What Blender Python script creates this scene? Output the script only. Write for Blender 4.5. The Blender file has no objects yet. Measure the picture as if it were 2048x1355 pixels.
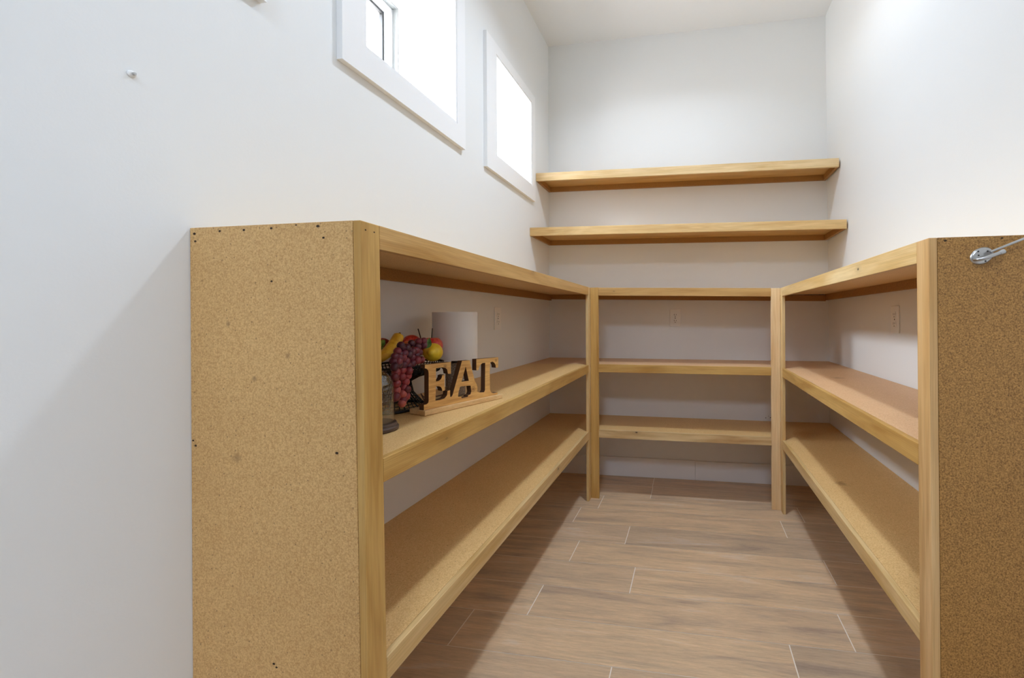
import bpy, bmesh, math, random
from mathutils import Vector, Matrix

# ------------------------------------------------------------------ camera, world, exposure
SC = bpy.context.scene
COL = SC.collection
W_PX, H_PX = 2048.0, 1355.0
F_PX, PX, PY = 852.3, 1244.87, 637.47          # focal length and principal point in pixels
cam_d = bpy.data.cameras.new('camera')
cam = bpy.data.objects.new('camera', cam_d)
COL.objects.link(cam)
cam_d.sensor_fit = 'HORIZONTAL'
cam_d.sensor_width = 36.0
cam_d.lens = F_PX / W_PX * 36.0
cam_d.shift_x = -(PX - W_PX / 2) / W_PX
cam_d.shift_y = (PY - H_PX / 2) / W_PX
cam_d.clip_start = 0.02


def cam_matrix(pitch, yaw, roll, pos):
    cy, sy = math.cos(yaw), math.sin(yaw)
    rz = Matrix(((cy, sy, 0), (-sy, cy, 0), (0, 0, 1)))
    b = Matrix(((1, 0, 0), (0, 0, -1), (0, 1, 0)))
    c, s = math.cos(pitch), math.sin(pitch)
    p = Matrix(((1, 0, 0), (0, c, -s), (0, s, c)))
    c, s = math.cos(roll), math.sin(roll)
    q = Matrix(((c, -s, 0), (s, c, 0), (0, 0, 1)))
    r = q @ p @ b @ rz                           # world -> camera (x right, y down, z forward)
    cw = r.transposed() @ Matrix(((1, 0, 0), (0, -1, 0), (0, 0, -1)))
    return Matrix.Translation(Vector(pos)) @ cw.to_4x4()


cam.matrix_world = cam_matrix(0.0017, 0.1616, -0.0046, (0.983, -2.8581, 1.0683))
SC.camera = cam

world = bpy.data.worlds.new('sky')
SC.world = world
world.use_nodes = True
bg = world.node_tree.nodes['Background']
bg.inputs[1].default_value = 56.0
# overcast sky: bright above, horizon band darkened and ground lifted to shape the window light
_t = world.node_tree
_tc = _t.nodes.new('ShaderNodeTexCoord')
_sep = _t.nodes.new('ShaderNodeSeparateXYZ')
_t.links.new(_tc.outputs['Generated'], _sep.inputs[0])
_mr = _t.nodes.new('ShaderNodeMapRange')
_mr.inputs['From Min'].default_value = -1.0
_mr.inputs['From Max'].default_value = 1.0
_t.links.new(_sep.outputs['Z'], _mr.inputs['Value'])
_rp = _t.nodes.new('ShaderNodeValToRGB')
_t.links.new(_mr.outputs[0], _rp.inputs[0])
_e = _rp.color_ramp.elements
SKY = [(-1.0, (0.42, 0.42, 0.43)), (-0.12, (0.42, 0.42, 0.43)), (-0.04, (0.05, 0.05, 0.05)), (0.20, (0.06, 0.06, 0.062)), (0.36, (0.28, 0.30, 0.33)),
       (0.50, (0.88, 0.96, 1.06)), (1.0, (0.86, 0.95, 1.08))]
while len(_e) < len(SKY):
    _e.new(0.5)
for _i, (_z, _c) in enumerate(SKY):
    _e[_i].position = (_z + 1) / 2
    _e[_i].color = (*_c, 1)
_t.links.new(_rp.outputs[0], bg.inputs[0])

SC.view_settings.view_transform = 'Standard'
SC.view_settings.look = 'None'
SC.view_settings.exposure = -0.03
SC.view_settings.gamma = 1.0
SC.view_settings.use_curve_mapping = False
SC.cycles.max_bounces = 14
SC.cycles.diffuse_bounces = 10
SC.cycles.transparent_max_bounces = 12
SC.cycles.caustics_reflective = False
SC.cycles.caustics_refractive = False
SC.cycles.sample_clamp_indirect = 6.0
SC.cycles.use_denoising = True

CAN_POWER = 13.0          # recessed pantry lamp
CAN2_POWER = 2.0         # second recessed pantry lamp
FILL_PANEL_POWER = 32.0     # each fill panel added in the unseen room behind the camera
LAMP_COL = (0.85, 0.985, 1.17)

# ------------------------------------------------------------------ room dimensions (metres)
W = 1.8398
WT = 1.8206               # the right wall leans in a little at the ceiling
H = 2.9646
YF = -3.10                # front end of the pantry, behind the camera
DB = 0.3869               # depth of the back unit
DL = 0.3865
DLT, DLB = 0.3815, 0.398  # near left post is slightly out of plumb
DR, DRB = 0.3735, 0.3676
YL, YR = -2.1613, -1.8873
H1, H2, H3 = 0.4081, 0.7965, 1.2513
H1R, H2R, H3R = 0.4024, 0.7919, 1.2313
RH = 0.0467
T, PW = 0.0158, 0.0488
WALL_T = 0.34


# ------------------------------------------------------------------ materials
def srgb(r, g, b):
    f = lambda c: (c / 255 / 12.92) if c / 255 <= 0.04045 else ((c / 255 + 0.055) / 1.055) ** 2.4
    return (f(r), f(g), f(b), 1)


class NT:
    def __init__(self, name):
        self.m = bpy.data.materials.new(name)
        self.m.use_nodes = True
        self.t = self.m.node_tree
        self.b = self.t.nodes['Principled BSDF']

    def n(self, kind, **kw):
        nd = self.t.nodes.new(kind)
        for k, v in kw.items():
            if k.startswith('i_'):
                nd.inputs[k[2:].replace('_', ' ')].default_value = v
            else:
                setattr(nd, k, v)
        return nd

    def l(self, a, b):
        self.t.links.new(a, b)

    def ramp(self, fac, stops, interp='LINEAR'):
        r = self.n('ShaderNodeValToRGB')
        r.color_ramp.interpolation = interp
        e = r.color_ramp.elements
        while len(e) < len(stops):
            e.new(0.5)
        for k, (p, c) in enumerate(stops):
            e[k].position = p
            e[k].color = c if len(c) == 4 else (*c, 1)
        self.l(fac, r.inputs[0])
        return r.outputs[0]

    def math(self, op, a, b=None):
        m = self.n('ShaderNodeMath', operation=op)
        for k, v in ((0, a), (1, b)):
            if v is None:
                continue
            if isinstance(v, (int, float)):
                m.inputs[k].default_value = v
            else:
                self.l(v, m.inputs[k])
        return m.outputs[0]

    def mix(self, fac, a, b, mode='MIX'):
        m = self.n('ShaderNodeMix', data_type='RGBA', blend_type=mode)
        for s, v in ((m.inputs[0], fac), (m.inputs[6], a), (m.inputs[7], b)):
            if isinstance(v, (int, float)):
                s.default_value = v
            elif isinstance(v, tuple):
                s.default_value = v if len(v) == 4 else (*v, 1)
            else:
                self.l(v, s)
        return m.outputs[2]

    def noise(self, vec, scale, detail=3, rough=0.55, dist=0.0):
        nz = self.n('ShaderNodeTexNoise')
        nz.inputs['Scale'].default_value = scale
        nz.inputs['Detail'].default_value = detail
        nz.inputs['Roughness'].default_value = rough
        nz.inputs['Distortion'].default_value = dist
        self.l(vec, nz.inputs['Vector'])
        return nz.outputs['Fac']

    def bump(self, h, strength, dist=0.002):
        bp = self.n('ShaderNodeBump')
        bp.inputs['Strength'].default_value = strength
        bp.inputs['Distance'].default_value = dist
        self.l(h, bp.inputs['Height'])
        self.l(bp.outputs[0], self.b.inputs['Normal'])


def plain(name, col, rough=0.5, metal=0.0, spec=0.5, coat=0.0):
    m = NT(name)
    m.b.inputs['Base Color'].default_value = col
    m.b.inputs['Roughness'].default_value = rough
    m.b.inputs['Metallic'].default_value = metal
    m.b.inputs['Specular IOR Level'].default_value = spec
    m.b.inputs['Coat Weight'].default_value = coat
    return m.m


def wall_paint(name, col, bump=0.12, rough=0.55):
    m = NT(name)
    pos = m.n('ShaderNodeNewGeometry').outputs['Position']
    a = m.noise(pos, 1.3, 3)
    c = m.mix(m.math('MULTIPLY', a, 0.10), col, tuple(x * 0.93 for x in col[:3]))
    m.l(c, m.b.inputs['Base Color'])
    m.b.inputs['Roughness'].default_value = rough
    m.b.inputs['Specular IOR Level'].default_value = 0.25
    m.bump(m.noise(pos, 160, 4), bump, 0.0015)
    return m.m


_wood_cache = {}


def wood(axis, light, dark, knots=(), seed=0.0, key='wood', streak=0.75, rough=0.42):
    """Sawn poplar or pine, grain running along the world axis 0, 1 or 2."""
    m = NT('%s_%s_%d' % (key, 'xyz'[axis], len(_wood_cache)))
    _wood_cache[m.m.name] = 1
    pos = m.n('ShaderNodeNewGeometry').outputs['Position']
    info = m.n('ShaderNodeObjectInfo')
    off = m.n('ShaderNodeVectorMath', operation='ADD')
    comb = m.n('ShaderNodeCombineXYZ')
    r = m.math('MULTIPLY', info.outputs['Random'], 7.0)
    for k in range(3):
        m.l(m.math('ADD', r, seed + k * 3.1), comb.inputs[k])
    m.l(pos, off.inputs[0])
    m.l(comb.outputs[0], off.inputs[1])

    def mapped(along, across):
        mp = m.n('ShaderNodeMapping')
        s = [across] * 3
        s[axis] = along
        mp.inputs['Scale'].default_value = s
        m.l(off.outputs[0], mp.inputs['Vector'])
        return mp.outputs[0]
    broad = m.noise(mapped(1.6, 16), 1.0, 4, 0.5, 1.2)
    fine = m.noise(mapped(5, 190), 1.0, 3, 0.6, 0.3)
    c = m.ramp(broad, [(0.30, dark), (0.47, tuple(0.5 * a + 0.5 * b for a, b in zip(light, dark))), (0.68, light)])
    f = m.ramp(fine, [(0.30, (0.80, 0.77, 0.72)), (0.62, (1, 1, 1))])
    c = m.mix(streak, c, f, 'MULTIPLY')
    rings = m.n('ShaderNodeTexWave', wave_type='BANDS', bands_direction='XYZ'[(axis + 1) % 3])
    rings.inputs['Scale'].default_value = 9
    rings.inputs['Distortion'].default_value = 5.5
    rings.inputs['Detail'].default_value = 2
    rings.inputs['Detail Scale'].default_value = 0.8
    m.l(mapped(0.8, 8), rings.inputs['Vector'])
    rr = m.ramp(rings.outputs['Fac'], [(0.0, (0.86, 0.83, 0.78)), (0.35, (1, 1, 1))])
    c = m.mix(0.55, c, rr, 'MULTIPLY')
    for (k, rad) in knots:
        d = m.n('ShaderNodeVectorMath', operation='SUBTRACT')
        m.l(pos, d.inputs[0])
        d.inputs[1].default_value = k
        mp = m.n('ShaderNodeMapping')
        s = [1.0] * 3
        s[axis] = 0.55
        mp.inputs['Scale'].default_value = s
        m.l(d.outputs[0], mp.inputs['Vector'])
        ln = m.n('ShaderNodeVectorMath', operation='LENGTH')
        m.l(mp.outputs[0], ln.inputs[0])
        g = m.ramp(m.math('DIVIDE', ln.outputs['Value'], rad * 4), [(0.06, (1, 1, 1)), (0.17, (0.55, 0.55, 0.55)), (0.28, (0.16, 0.16, 0.16)), (1.0, (0, 0, 0))])
        c = m.mix(g, c, (0.035, 0.018, 0.008))
    m.l(c, m.b.inputs['Base Color'])
    m.b.inputs['Roughness'].default_value = rough
    m.b.inputs['Specular IOR Level'].default_value = 0.35
    m.bump(fine, 0.08, 0.001)
    return m.m


def chipboard(name, light, dark, speck, stains=()):
    m = NT(name)
    pos = m.n('ShaderNodeNewGeometry').outputs['Position']
    a = m.noise(pos, 300, 3, 0.75)
    b = m.noise(pos, 55, 2, 0.5)
    c = m.ramp(a, [(0.36, dark), (0.52, tuple(0.45 * x + 0.55 * y for x, y in zip(dark, light))), (0.66, light)])
    v = m.n('ShaderNodeTexVoronoi', feature='F1')
    v.inputs['Scale'].default_value = 105
    m.l(pos, v.inputs['Vector'])
    near = m.math('LESS_THAN', v.outputs['Distance'], 0.17)
    sel = m.n('ShaderNodeSeparateColor')
    m.l(v.outputs['Color'], sel.inputs[0])
    pick = m.math('LESS_THAN', sel.outputs[0], 0.22)
    c = m.mix(m.math('MULTIPLY', m.math('MULTIPLY', near, pick), 0.62), c, speck)
    big = m.ramp(m.noise(pos, 3.2, 3, 0.5), [(0.35, (0.92, 0.90, 0.87)), (0.65, (1, 1, 1))])
    c = m.mix(0.8, c, big, 'MULTIPLY')
    c = m.mix(m.math('MULTIPLY', b, 0.18), c, light)
    for (k, rad) in stains:
        d = m.n('ShaderNodeVectorMath', operation='DISTANCE')
        m.l(pos, d.inputs[0])
        d.inputs[1].default_value = k
        wob = m.math('ADD', m.math('DIVIDE', d.outputs['Value'], rad), m.math('MULTIPLY', m.noise(pos, 70, 2), 0.9))
        g = m.ramp(wob, [(0.55, (0.5, 0.5, 0.5)), (1.15, (0, 0, 0))])
        c = m.mix(g, c, speck)
    m.l(c, m.b.inputs['Base Color'])
    m.b.inputs['Roughness'].default_value = 0.48
    m.b.inputs['Specular IOR Level'].default_value = 0.4
    m.bump(a, 0.06, 0.0008)
    return m.m


def floor_mat():
    m = NT('wood_look_tile')
    geo = m.n('ShaderNodeNewGeometry')
    pos, rnd = geo.outputs['Position'], geo.outputs['Random Per Island']
    comb = m.n('ShaderNodeCombineXYZ')
    m.l(m.math('MULTIPLY', rnd, 31.0), comb.inputs[0])
    m.l(m.math('MULTIPLY', rnd, 17.0), comb.inputs[1])
    add = m.n('ShaderNodeVectorMath', operation='ADD')
    m.l(pos, add.inputs[0])
    m.l(comb.outputs[0], add.inputs[1])

    def mp(x, y):
        q = m.n('ShaderNodeMapping')
        q.inputs['Scale'].default_value = (x, y, 1)
        m.l(add.outputs[0], q.inputs['Vector'])
        return q.outputs[0]
    broad = m.noise(mp(2.0, 17), 1.0, 5, 0.62, 0.8)
    mid = m.noise(mp(9, 130), 1.0, 5, 0.7, 0.3)
    fine = m.noise(mp(34, 560), 1.0, 3, 0.75)
    base = m.ramp(broad, [(0.30, srgb(180, 160, 141)), (0.45, srgb(207, 183, 154)), (0.58, srgb(220, 193, 160)), (0.72, srgb(221, 205, 186))])
    c = m.mix(0.55, base, m.ramp(mid, [(0.33, (0.72, 0.70, 0.68)), (0.6, (1.05, 1.03, 1.0))]), 'MULTIPLY')
    c = m.mix(0.5, c, m.ramp(fine, [(0.32, (0.74, 0.72, 0.70)), (0.6, (1.06, 1.05, 1.04))]), 'MULTIPLY')
    tint = m.ramp(rnd, [(0.0, (0.80, 0.80, 0.81)), (0.3, (1.02, 0.98, 0.93)), (0.55, (0.88, 0.87, 0.87)), (0.8, (1.06, 1.02, 0.95)), (1.0, (0.94, 0.90, 0.85))])
    c = m.mix(0.9, c, tint, 'MULTIPLY')
    m.l(c, m.b.inputs['Base Color'])
    m.b.inputs['Roughness'].default_value = 0.42
    m.b.inputs['Specular IOR Level'].default_value = 0.35
    m.bump(fine, 0.08, 0.001)
    return m.m


def glass(name, tint=(1, 1, 1, 1), gloss=0.12):
    m = NT(name)
    t = m.t
    out = t.nodes['Material Output']
    tr = m.n('ShaderNodeBsdfTransparent')
    tr.inputs[0].default_value = tint
    gl = m.n('ShaderNodeBsdfGlossy')
    gl.inputs['Roughness'].default_value = 0.03
    lw = m.n('ShaderNodeLayerWeight')
    mx = m.n('ShaderNodeMixShader')
    m.l(m.math('ADD', m.math('MULTIPLY', m.math('POWER', lw.outputs['Facing'], 4.0), 0.6), gloss * 0.3), mx.inputs[0])
    m.l(tr.outputs[0], mx.inputs[1])
    m.l(gl.outputs[0], mx.inputs[2])
    m.l(mx.outputs[0], out.inputs[0])
    return m.m


def emissive(name, col, strength):
    m = NT(name)
    m.b.inputs['Base Color'].default_value = (0.9, 0.9, 0.9, 1)
    m.b.inputs['Emission Color'].default_value = (*col, 1)
    m.b.inputs['Emission Strength'].default_value = strength
    return m.m


def fruit_skin(name, c1, c2, scale=9, rough=0.3, streak=(1, 1, 1), lo=0.4, hi=0.62):
    m = NT(name)
    tc = m.n('ShaderNodeTexCoord').outputs['Object']
    mp = m.n('ShaderNodeMapping')
    mp.inputs['Scale'].default_value = streak
    m.l(tc, mp.inputs['Vector'])
    c = m.ramp(m.noise(mp.outputs[0], scale, 4, 0.6), [(lo, c1), (hi, c2)])
    m.l(c, m.b.inputs['Base Color'])
    m.b.inputs['Roughness'].default_value = rough
    m.b.inputs['Specular IOR Level'].default_value = 0.5
    m.bump(m.noise(tc, 500, 2), 0.03, 0.0005)
    return m.m


P_LIGHT, P_DARK = srgb(232, 205, 154), srgb(206, 167, 102)
G_LIGHT, G_DARK = srgb(214, 175, 106), srgb(180, 134, 66)
M_WALL = wall_paint('white_wall_paint', srgb(230, 232, 232))
M_CEIL = wall_paint('white_ceiling_paint', srgb(234, 236, 237), 0.08)
M_TRIM = wall_paint('white_satin_trim', srgb(238, 239, 240), 0.0, 0.35)
M_FLOOR = floor_mat()
M_GROUT = plain('pale_grout', srgb(240, 230, 216), 0.8)
M_CHIP_L = chipboard('light_particle_board', srgb(224, 185, 124), srgb(184, 139, 82), srgb(105, 74, 40),
                     [((0.15, YL, 0.955), 0.012), ((0.108, YL, 0.80), 0.02), ((0.225, YL, 1.0), 0.013), ((0.09, YL, 1.06), 0.012)])
M_CHIP_R = chipboard('right_panel_particle_board', srgb(194, 146, 80), srgb(112, 76, 34), srgb(62, 36, 14))  # toned darker than the left end panel's board
M_CHIP_TOP = chipboard('shelf_particle_board', srgb(236, 202, 142), srgb(204, 160, 98), srgb(120, 80, 38),
                       [((W - 0.27, -1.03, H1R), 0.05)])
M_CHIP_PINK = chipboard('pinkish_particle_board', srgb(226, 188, 146), srgb(200, 155, 108), srgb(140, 98, 62),
                        [((W - 0.2, -0.78, H2R), 0.07)])
M_CLEAT = chipboard('brown_particle_board', srgb(182, 134, 72), srgb(134, 92, 44), srgb(80, 48, 20))
M_GLASS = glass('window_glass')
M_BLACK = plain('black_gasket', srgb(38, 38, 38), 0.6)
M_VINYL = plain('shade_toned_vinyl', srgb(150, 152, 150), 0.45)  # frame greyed in its base colour to stand in for shade
M_VINYL2 = plain('white_vinyl', srgb(238, 239, 238), 0.4)
M_PLASTIC = plain('white_plastic', srgb(236, 235, 232), 0.35)
M_SLOT = plain('dark_slot', srgb(48, 45, 43), 0.7)
M_STEEL = plain('brushed_steel', srgb(190, 190, 190), 0.33, 1.0)
M_HOLE = plain('dark_hole', srgb(58, 40, 22), 0.9)
M_IRON = plain('black_wire', srgb(24, 22, 22), 0.45, 0.3)

# ------------------------------------------------------------------ object helpers


def link(name, me, mat, parent=None, origin=None):
    o = bpy.data.objects.new(name, me)
    for mm in (mat if isinstance(mat, (list, tuple)) else [mat]):
        me.materials.append(mm)
    COL.objects.link(o)
    if origin is not None:
        me.transform(Matrix.Translation(-Vector(origin)))
        o.location = origin
    if parent is not None:
        w = Vector((0, 0, 0))
        q = parent
        while q is not None:
            w += q.location
            q = q.parent
        o.parent = parent
        o.location = Vector(o.location) - w
    return o


def obj(name, bm, mat, parent=None, origin=None, smooth=False, angle=None):
    bmesh.ops.recalc_face_normals(bm, faces=bm.faces)
    me = bpy.data.meshes.new(name)
    bm.to_mesh(me)
    bm.free()
    if smooth:
        me.polygons.foreach_set('use_smooth', [True] * len(me.polygons))
        if angle:
            me.set_sharp_from_angle(angle=math.radians(angle))
    return link(name, me, mat, parent, origin)


def tag(o, label, cat, group=None, kind=None):
    if label:
        o['label'] = label
    if cat:
        o['category'] = cat
    if group:
        o['group'] = group
    if kind:
        o['kind'] = kind
    return o


def thing(name, label, cat, loc=(0, 0, 0), group=None):
    o = bpy.data.objects.new(name, None)
    o.empty_display_size = 0.05
    COL.objects.link(o)
    o.location = loc
    return tag(o, label, cat, group)


def struct(name, bm, mat, label=None):
    o = obj(name, bm, mat)
    return tag(o, label, None, None, 'structure')


def hexa(bm, c, bev=0.0, seg=2):
    """c: 8 corners, bottom ring 0-3 and top ring 4-7."""
    v = [bm.verts.new(p) for p in c]
    fs = [bm.faces.new([v[i] for i in q]) for q in ((3, 2, 1, 0), (4, 5, 6, 7), (0, 1, 5, 4), (1, 2, 6, 5), (2, 3, 7, 6), (3, 0, 4, 7))]
    if bev:
        es = list({e for f in fs for e in f.edges})
        bmesh.ops.bevel(bm, geom=es, offset=bev, segments=seg, profile=0.6, affect='EDGES')
    return bm


def box(bm, x0, x1, y0, y1, z0, z1, bev=0.0, seg=2):
    return hexa(bm, [(x0, y0, z0), (x1, y0, z0), (x1, y1, z0), (x0, y1, z0), (x0, y0, z1), (x1, y0, z1), (x1, y1, z1), (x0, y1, z1)], bev, seg)


def BM():
    return bmesh.new()


def tube(bm, pts, r, seg=10, closed=False, caps=True):
    pts = [Vector(p) for p in pts]
    n = len(pts)
    rings = []
    prev = None
    for i, p in enumerate(pts):
        if closed:
            d = pts[(i + 1) % n] - pts[i - 1]
        else:
            d = pts[min(i + 1, n - 1)] - pts[max(i - 1, 0)]
        d.normalize()
        if prev is None:
            up = Vector((0, 0, 1)) if abs(d.z) < 0.9 else Vector((1, 0, 0))
            a = d.cross(up).normalized()
        else:
            a = (prev - d * prev.dot(d)).normalized()
        prev = a
        b = d.cross(a)
        rr = r[i] if isinstance(r, (list, tuple)) else r
        rings.append([bm.verts.new(p + a * (rr * math.cos(2 * math.pi * k / seg)) + b * (rr * math.sin(2 * math.pi * k / seg))) for k in range(seg)])
    for i in range(n if closed else n - 1):
        A, B = rings[i], rings[(i + 1) % n]
        for k in range(seg):
            bm.faces.new((A[k], A[(k + 1) % seg], B[(k + 1) % seg], B[k]))
    if caps and not closed:
        bm.faces.new(rings[0][::-1])
        bm.faces.new(rings[-1])
    return bm


def lathe(bm, prof, c=(0, 0, 0), seg=48, sx=1.0, sy=1.0, rot=None):
    c = Vector(c)
    rings = []
    for (r, z) in prof:
        if r < 1e-6:
            q = Vector((0, 0, z))
            rings.append([bm.verts.new(c + (rot @ q if rot else q))])
        else:
            L = []
            for k in range(seg):
                a = 2 * math.pi * k / seg
                q = Vector((r * sx * math.cos(a), r * sy * math.sin(a), z))
                L.append(bm.verts.new(c + (rot @ q if rot else q)))
            rings.append(L)
    for A, B in zip(rings, rings[1:]):
        for k in range(seg):
            k2 = (k + 1) % seg
            if len(A) == 1 and len(B) == 1:
                continue
            if len(A) == 1:
                bm.faces.new((A[0], B[k], B[k2]))
            elif len(B) == 1:
                bm.faces.new((A[k], A[k2], B[0]))
            else:
                bm.faces.new((A[k], A[k2], B[k2], B[k]))
    return bm


def interp(pts, n):
    """Catmull-Rom through pts, n steps per span."""
    P = [Vector(p) for p in pts]
    P = [P[0] * 2 - P[1]] + P + [P[-1] * 2 - P[-2]]
    out = []
    for i in range(1, len(P) - 2):
        for k in range(n):
            t = k / n
            a, b, c, d = P[i - 1], P[i], P[i + 1], P[i + 2]
            out.append(0.5 * ((2 * b) + (c - a) * t + (2 * a - 5 * b + 4 * c - d) * t * t + (3 * b - a - 3 * c + d) * t ** 3))
    out.append(P[-2])
    return out


# ------------------------------------------------------------------ the setting
# windows in the left wall: (outer y0, y1, inner y0, y1)
Z0, Z1, ZO0, ZO1 = 1.888, 2.395, 1.800, 2.452
WINS = [(-1.803, -1.143, -1.714, -1.211), (-0.945, -0.306, -0.838, -0.364), (-2.672, -2.018, -2.585, -2.105)]


def build_left_wall():
    bm = BM()
    ys = sorted({YF, 0.0} | {y for w in WINS for y in (w[2] - 0.004, w[3] + 0.004)})
    zs = [0.0, Z0 - 0.004, Z1 + 0.004, H]
    vs = {}

    def v(x, y, z):
        k = (x, round(y, 5), round(z, 5))
        if k not in vs:
            vs[k] = bm.verts.new(k)
        return vs[k]
    hole = lambda ya, yb, i: i == 1 and any(abs(ya - (w[2] - 0.004)) < 1e-6 for w in WINS)
    for x in (0.0, -WALL_T):
        for ya, yb in zip(ys, ys[1:]):
            for i in range(3):
                if not hole(ya, yb, i):
                    bm.faces.new((v(x, ya, zs[i]), v(x, yb, zs[i]), v(x, yb, zs[i + 1]), v(x, ya, zs[i + 1])))
    for w in WINS:
        a, b, c, d = w[2] - 0.004, w[3] + 0.004, zs[1], zs[2]
        for p, q in (((a, c), (b, c)), ((b, c), (b, d)), ((b, d), (a, d)), ((a, d), (a, c))):
            bm.faces.new((v(0.0, *p), v(0.0, *q), v(-WALL_T, *q), v(-WALL_T, *p)))
    for ya, yb in zip(ys, ys[1:]):
        for z in (0.0, H):
            bm.faces.new((v(0.0, ya, z), v(0.0, yb, z), v(-WALL_T, yb, z), v(-WALL_T, ya, z)))
    for y in (YF, 0.0):
        for i in range(3):
            bm.faces.new((v(0.0, y, zs[i]), v(0.0, y, zs[i + 1]), v(-WALL_T, y, zs[i + 1]), v(-WALL_T, y, zs[i])))
    return struct('wall_left', bm, M_WALL, 'white painted left wall with the small square windows')


wall_left = build_left_wall()
wall_back = struct('wall_back', box(BM(), -WALL_T, W + 0.3, 0.0, 0.12, 0, H + 0.1), M_WALL, 'white painted end wall behind the shelves')
bm = BM()
hexa(bm, [(W, YF, 0), (W + 0.12, YF, 0), (W + 0.12, 0, 0), (W, 0, 0), (WT, YF, H), (WT + 0.12, YF, H), (WT + 0.12, 0, H), (WT, 0, H)])
wall_right = struct('wall_right', bm, M_WALL, 'white painted right wall')
struct('ceiling', box(BM(), -WALL_T, W + 0.3, YF, 0.12, H, H + 0.12), M_CEIL, 'white ceiling')

# unseen front wall; its opening is shaped to steer fill light toward the left
OX0, OX1, OZ = 0.30, 1.30, 2.70
bm = BM()
box(bm, -WALL_T, OX0, YF - 0.12, YF, 0, H)
box(bm, OX1, W + 0.3, YF - 0.12, YF, 0, H)
box(bm, OX0, OX1, YF - 0.12, YF, OZ, H)
struct('wall_front', bm, M_WALL, 'white wall behind the viewer with an added doorway letting in fill light')

# floor: grout bed and staggered wood-look planks
PITCH = 0.1765
ROW_TOP = -0.1635
SEAMS = [0.731, 0.735, 0.456, 0.360, 0.665, 0.445, 0.739, 0.391, 0.188, 0.736, 0.52, 0.30, 0.81, 0.42, 0.66, 0.25, 0.90, 0.5]
PLANK = 1.104
bm = BM()
G = 0.0018
for r, sx in enumerate(SEAMS):
    y1 = ROW_TOP + PITCH * (1 - r)
    y0 = y1 - PITCH
    y1c, y0c = min(y1, 0.0), max(y0, YF - 0.05)
    if y1c - y0c < 0.01:
        continue
    if r == 2:
        sx = 0.456
    for k in range(-2, 3):
        x0, x1 = sx + PLANK * k, sx + PLANK * (k + 1)
        if r == 3 and k == 0:
            x1 = 1.436
        if r == 3 and k == 1:
            x0 = 1.436
        x0, x1 = max(x0, 0.0), min(x1, W)
        if x1 - x0 < 0.01:
            continue
        a = [bm.verts.new(p) for p in ((x0 + G, y0c + G * 0.55, 0.0), (x1 - G, y0c + G * 0.55, 0.0), (x1 - G, y1c - G * 0.55, 0.0), (x0 + G, y1c - G * 0.55, 0.0))]
        bm.faces.new(a)
me_planks = bm
grout = BM()
box(grout, -WALL_T, W + 0.3, YF - 0.12, 0.12, -0.06, -0.0008)
n0 = len(me_planks.faces)
tmp = bpy.data.meshes.new('tmp')
grout.to_mesh(tmp)
grout.free()
me_planks.from_mesh(tmp)
bpy.data.meshes.remove(tmp)
me_planks.faces.ensure_lookup_table()
for i, f in enumerate(me_planks.faces):
    f.material_index = 0 if i < n0 else 1
floor = struct('floor', me_planks, [M_FLOOR, M_GROUT], 'wood-look plank tile floor with pale grout')

# baseboards
bm = BM()
box(bm, 0.016, 1.00, -0.014, -0.0005, 0.0005, 0.128, 0.002)
box(bm, 1.0012, W - 0.016, -0.014, -0.0005, 0.0005, 0.126, 0.002)
struct('baseboard_back', bm, M_TRIM, 'white flat baseboard along the end wall')
struct('baseboard_left', box(BM(), 0.0005, 0.0145, YL + 0.02, -0.001, 0.0005, 0.128, 0.002), M_TRIM, 'white flat baseboard along the left wall')
struct('baseboard_right', box(BM(), W - 0.0145, W - 0.0005, YR + 0.02, -0.001, 0.0005, 0.128, 0.002), M_TRIM, 'white flat baseboard along the right wall')


def ring_x(bm, x0, x1, yo0, yo1, zo0, zo1, yi0, yi1, zi0, zi1, bev=0.0):
    """Rectangular ring lying in the YZ plane, between x0 and x1."""
    O = [(yo0, zo0), (yo1, zo0), (yo1, zo1), (yo0, zo1)]
    I = [(yi0, zi0), (yi1, zi0), (yi1, zi1), (yi0, zi1)]
    V = {}
    for nm, L in (('o', O), ('i', I)):
        for x in (x0, x1):
            V[nm, x] = [bm.verts.new((x, y, z)) for y, z in L]
    for k in range(4):
        j = (k + 1) % 4
        bm.faces.new((V['o', x1][k], V['o', x1][j], V['i', x1][j], V['i', x1][k]))
        bm.faces.new((V['o', x0][j], V['o', x0][k], V['i', x0][k], V['i', x0][j]))
        bm.faces.new((V['o', x0][k], V['o', x0][j], V['o', x1][j], V['o', x1][k]))
        bm.faces.new((V['i', x0][j], V['i', x0][k], V['i', x1][k], V['i', x1][j]))
    if bev:
        es = [e for e in bm.edges if abs(e.verts[0].co.x - x1) < 1e-6 and abs(e.verts[1].co.x - x1) < 1e-6 and e.calc_face_angle(0) > 1.0]
        bmesh.ops.bevel(bm, geom=es, offset=bev, segments=2, affect='EDGES')
    return bm


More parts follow.
